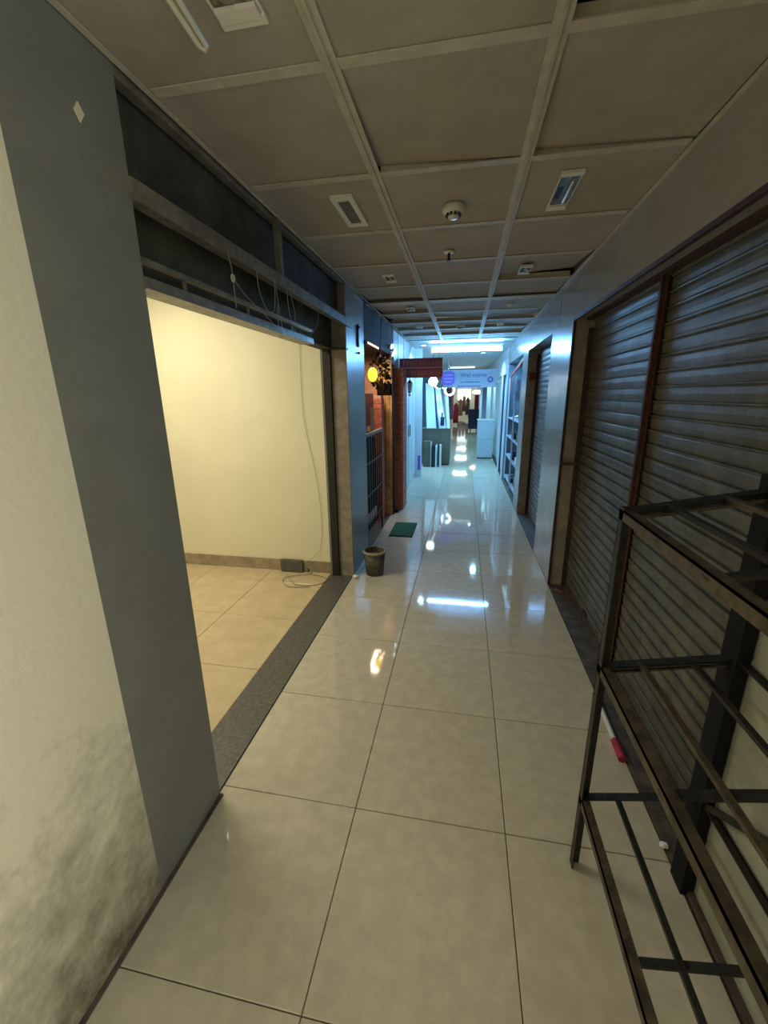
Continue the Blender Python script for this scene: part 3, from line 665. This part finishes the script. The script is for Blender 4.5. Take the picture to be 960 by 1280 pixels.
tag(MB().box((-.715, 9.7, 0), (-.63, 9.92, .50)).ball((-.672, 9.69, .07), .03, 8).obj('upright_case', 'black'), 'black narrow case with a pale knob between white boards', 'case', GS)
tag(MB().box((-.625, 9.7, .0), (-.59, 9.92, .51)).obj('white_board', 'bluewhite'), 'white board just right of the black case', 'board', GS)
tag(MB().box((-.53, 9.7, 0), (-.49, 9.92, .52)).obj('white_board', 'bluewhite'), 'white board standing alone nearest the walkway', 'board', GS)

# ------------------------------------------------------------------ right display shop (Y 6.42 - 8.5)
b = MB(); b.box((1.30, 6.40, 0), (1.36, 8.5, 2.2)).box((XR+.01, 8.42, 0), (1.3, 8.5, 2.2)); struct('wall_right_display', b, 'midblue')
ds = thing('display_shelves', 'glass fronted shelf unit with small goods behind the right pier', 'shelves', (.95, 7.4, 0))
for z in (.10, .52, .88, 1.22): MB().box((.83, 6.45, z), (1.28, 8.40, z+.012)).obj('shelf', 'cabblue', ds)
for y in (6.44, 7.4, 8.38): MB().box((.825, y, .02), (.85, y+.02, 1.95)).obj('upright', 'bluewhite', ds)
MB().box((1.28, 6.43, 0), (1.295, 8.41, 2.0)).obj('back_board', 'midblue', ds)
def goods(name_, y, z, w_, h, m, lab, cat='object'):
    b = MB(); x = .86+random.random()*.03
    w_ *= 1.25; h *= 1.2
    b.box((x, y-w_/2, z), (x+w_*.6, y+w_/2, z+h*.55)); b.cyl((x+w_*.4, y, z+h*.55), (x+w_*.4, y, z+h), w_*.25, w_*.12, 10)
    return tag(b.obj(name_, m), lab, cat, 'small goods on the display shelves')
goods('shelf_item', 7.0, .12, .42, .28, 'greenpanel', 'dark green heap on the lowest display shelf', 'item')
goods('shelf_item', 7.65, .12, .3, .12, 'navy', 'navy item on the lowest display shelf', 'item')
goods('shelf_item', 7.05, .54, .16, .14, 'bluewhite', 'white small pot on the second display shelf', 'item')
goods('shelf_item', 7.6, .54, .26, .22, 'navy', 'navy bird-shaped item on the second display shelf', 'item')
goods('shelf_item', 7.6, .90, .34, .16, 'black', 'black item on the third display shelf', 'item')
goods('shelf_item', 7.0, .90, .16, .24, 'greenpanel', 'green bottle on the third display shelf', 'item')
goods('shelf_item', 6.85, 1.24, .36, .22, 'navy', 'dark rounded item on the top display shelf', 'item')
goods('shelf_item', 7.9, 1.24, .2, .04, 'bluewhite', 'flat white tray on the top display shelf', 'item')
tag(MB().box((.87, 7.2, 1.55), (.88, 7.95, 1.88)).box((.862, 7.42, 1.60), (.87, 7.55, 1.70), 1).obj('wall_picture', ['navy', 'black']), 'dark picture panel above the display shelves', 'picture')
of = thing('sign_frame', 'reddish sloped frame high over the display shelves', 'frame', (.84, 7.3, 2.05))
MB().bar((.83, 6.5, 2.15), (.83, 8.1, 1.98), .02, .05).obj('top_bar', 'orange', of)
MB().bar((.83, 8.08, 1.98), (.83, 8.08, 1.72), .02, .05).obj('side_bar', 'orange', of)
# right doors beyond
struct('wall_right_far', MB().box((XR, 8.5, 2.05), (1.3, YEND, 2.62)).box((XR+.08, 8.5, 0), (1.3, YEND, 2.05)), 'bluewhite')
b = MB().box((XR, 8.52, 0), (XR+.08, 8.75, 2.05)).box((XR, 9.5, 0), (XR+.08, 9.75, 2.05)); struct('trim_9', b, 'bluewhite')
for n, ys in enumerate(((8.8, 9.45), (9.85, 10.9), (11.9, 13.0))):
    d = door(n+3, XR+.055, ys, -1, 1)
struct('trim_10', MB().box((XR+.02, 9.46, 0), (XR+.045, 9.5, 2.05)).box((XR+.02, 8.755, 0), (XR+.045, 8.795, 2.05)), 'navy')
cc = thing('white_cabinet', 'white two-door cabinet jutting out on the right past the display shop', 'cabinet', (.57, 11.4, 0))
MB().box((.375, 11.2, .03), (.775, 11.65, 1.0)).obj('body', 'cabblue', cc)
MB().box((.36, 11.18, 1.0), (.785, 11.67, 1.02)).obj('top', 'bluewhite', cc)
for z0, z1 in ((.05, .50), (.515, .98)): MB().box((.385, 11.19, z0), (.765, 11.2, z1)).obj('door', 'cabblue', cc)
MB().box((.39, 11.22, 0), (.76, 11.62, .03)).obj('plinth', 'navy', cc)

# far signs and lights
pb = thing('purple_sign', 'round-cornered purple sign left of the long white banner', 'sign', (-.4, 10.55, 1.9))
b = MB(); n = 24; vs = []
for yy in (10.5, 10.52):
    for i in range(n):
        a = 2*PI*i/n; cx_, cz_ = math.copysign(abs(math.cos(a))**.6, math.cos(a)), math.copysign(abs(math.sin(a))**.6, math.sin(a))
        vs.append((-.40+.155*cx_, yy, 2.045+.165*cz_))
b.add(vs, [tuple(range(n)), tuple(range(n, 2*n))[::-1]]+[((i+1) % n, i, n+i, n+(i+1) % n) for i in range(n)]); b.obj('board', 'purple', pb)
for z, w_ in ((2.12, .2), (2.04, .22), (1.96, .16)): MB().box((-.40-w_/2, 10.492, z-.008), (-.40+w_/2, 10.499, z+.008)).obj('text_line', 'banner', pb)
MB().tube([(-.4, 10.51, 2.21), (-.4, 10.51, 2.52)], .004).obj('hanging_rod', 'chrome', pb)
bn = thing('welcome_banner', 'pale blue white banner with a purple ring spanning the corridor ceiling', 'banner', (.15, 11, 1.83))
MB().box((-.54, 11.0, 1.83), (.79, 11.02, 2.26)).obj('sheet', 'banner', bn)
text('lettering', 'Wel come', .135, (.20, 10.995, 2.13), (PI/2, 0, 0), 'bannertxt', bn, sx=1.15)
for x0, x1, z in ((-.12, -.02, 1.96), (.0, .36, 1.965), (-.18, .40, 1.865)): MB().box((x0, 10.994, z-.010), (x1, 10.999, z+.010)).obj('text_line', 'bannertxt', bn)
MB().tube([(.62+.055*math.cos(a*PI/8), 10.993, 2.02+.055*math.sin(a*PI/8)) for a in range(17)], .014).obj('ring_mark', 'purple', bn, 'purple ring emblem')
gl = thing('globe_lamp', 'large glowing white globe lamp under the red sign', 'lamp', (-.72, 9.6, 1.95))
MB().ball((-.70, 9.6, 1.95), .10, 14).obj('globe', 'bulb', gl); MB().tube([(-.70, 9.6, 2.04), (-.70, 9.6, 2.52)], .005).obj('cord', 'black', gl)
rl = thing('ring_lamp', 'glowing white ring lamp under the purple sign', 'lamp', (-.395, 11.4, 1.77))
MB().tube([(-.395+.12*math.cos(a*PI/12), 11.4, 1.775+.12*math.sin(a*PI/12)) for a in range(25)], .022, 8).obj('ring', 'bulb', rl)
MB().tube([(-.395, 11.4, 1.9), (-.395, 11.42, 2.52)], .004).obj('cord', 'black', rl)
fl = thing('light_garland', 'string of small bright bulbs from the globe lamp to the ring lamp', 'garland', (-.5, 10.5, 1.8))
pts = bez([(-.66, 9.8, 1.84), (-.60, 10.2, 1.80), (-.52, 10.8, 1.82), (-.47, 11.3, 1.70), (-.30, 11.5, 1.62)], 5)
MB().tube(pts, .003).obj('wire', 'black', fl)
for p in pts[::3]: MB().ball(p, .016, 6).obj('bulb', 'bulb', fl)
for x, y, lab in ((-.74, 7.75, 'round glowing downlight left of the tube light'), (.36, 11.7-2.2, 'round glowing downlight above the white banner')):
    t = thing('round_downlight', lab, 'downlight', (x, y, 2.52), 'glowing round ceiling downlights')
    z = 2.52
    MB().lathe((x, y, z), [(.001, -.001), (.06, -.001), (.06, -.008), (.045, -.012)]).obj('bezel', 'bluewhite', t)
    MB().lathe((x, y, z), [(.001, -.012), (.045, -.010)]).obj('lens', 'bulb', t)
for y, lab in ((13.5, 'first far tube light beyond the white banner'), (17, 'second far tube light deep in the corridor'), (22, 'third far tube light deep in the corridor'), (28, 'farthest tube light near the corridor end')):
    t = thing('far_tube_light', lab, 'tube light', (-.1, y, 2.5), 'far ceiling tube lights')
    MB().box((-.5, y, 2.49), (.3, y+.06, 2.52)).obj('batten', 'bluewhite', t); MB().cyl((-.48, y+.03, 2.47), (.28, y+.03, 2.47), .02, n=10).obj('tube', 'farlight', t)
# far stands
st = thing('banner_stand', 'dark navy display stand with a tall red banner far down the corridor', 'stand', (.5, 20, 0))
MB().box((.22, 20, .1), (.78, 20.4, .6)).box((.2, 20.0, .6), (.79, 20.45, 1.0)).obj('box', 'navy', st)
MB().box((.3, 20.1, 0), (.35, 20.15, .1)).obj('foot', 'black', st); MB().box((.65, 20.1, 0), (.7, 20.15, .1)).obj('foot', 'black', st)
MB().box((.48, 20.2, 1.0), (.67, 20.22, 1.66)).obj('red_banner', 'red', st, 'tall red banner')
tag(MB().ball((.57, 20.3, 1.78), .16, 10, sc=(1.3, 1, .6)).obj('gold_ornament', 'farwarm'), 'glowing golden ornament over the red banner', 'ornament')
def garment(x, y, h, m, lab, w_=.3, z0=.12):
    t = thing('hanging_garment', lab, 'garment', (x, y, z0), 'garments hung along the far corridor')
    b = MB(); n = 12
    prof = [(w_*.55, 0), (w_*.5, h*.4), (w_*.38, h*.72), (w_*.5, h*.86), (w_*.2, h*.96), (w_*.08, h)]
    vs = [(x+r*math.cos(2*PI*k/n), y+r*.4*math.sin(2*PI*k/n), z0+z) for r, z in prof for k in range(n)]
    b.add(vs, [(i*n+k, i*n+(k+1) % n, (i+1)*n+(k+1) % n, (i+1)*n+k) for i in range(5) for k in range(n)]+[tuple(range(n))[::-1], tuple(range(5*n, 6*n))], 0, True); b.obj('cloth', m, t)
    MB().tube([(x, y, z0+h), (x, y, 2.5)], .006).obj('hanger_rod', 'chrome', t)
garment(-.44, 24, 1.1, 'red', 'red and magenta dress hung far down on the left', .28)
garment(-.62, 21, 1.3, 'poster', 'pink dress hung far down on the left before the red one', .24, .5)
garment(-.75, 17, 1.4, 'glass', 'pale blue garment on the left beyond the leaning sheets', .22, .4)
garment(-.78, 14.5, 1.5, 'lavender', 'purple blue garment on the left just past the leaning sheets', .2, .35)
garment(-.25, 31, 1.2, 'skirt', 'tan garment at the far end of the corridor', .3, .2)
garment(.25, 30, 1.2, 'greenpanel', 'dark green garment at the far end of the corridor', .28, .3)
garment(.0, 33.5, 1.2, 'redtape', 'dark red garment at the corridor end', .28, .4)
GP = 'shop panels along the far right'
for i, (y, m, lab) in enumerate(((13.3, 'bluewhite', 'pale shop panel on the right past the white cabinet'), (15.5, 'lavender', 'purple blue shop panel on the far right'), (18, 'glass', 'pale teal shop panel on the far right behind the purple one'), (23, 'banner', 'white blue shop panel on the right behind the banner stand'))):
    tag(MB().box((XR-.17 if i else XR-.12, y, 0), (XR-.002, y+.08, 2.05)).obj('shop_divider', m), lab, 'panel', GP)
for i, (y, m, lab) in enumerate(((16, 'glass', 'pale teal shop panel on the far left'), (19, 'bluewhite', 'white shop panel on the far left past the teal one'), (26, 'poster', 'pink shop panel on the far left near the red dress'))):
    tag(MB().box((-1.1, y, 0), (-.78, y+.08, 2.2)).obj('shop_divider', m), lab, 'panel', 'shop panels along the far left')
es = thing('end_shop_sign', 'bright white sign board glowing at the corridor end', 'sign', (0, 35, 1.3))
MB().box((-.55, 35, 1.35), (.5, 35.1, 2.1)).obj('board', 'farlight', es)
MB().box((-.5, 34.95, 1.26), (.46, 35.0, 1.33)).obj('warm_edge', 'farwarm', es)
MB().box((-.5, 35.02, 0), (-.45, 35.08, 1.35)).obj('post', 'navy', es)
MB().box((.40, 35.02, 0), (.45, 35.08, 1.35)).obj('post', 'navy', es)
struct('wall_end', MB().box((-2.6, 35.6, 0), (2.0, 35.7, 2.62)), 'shopwall')
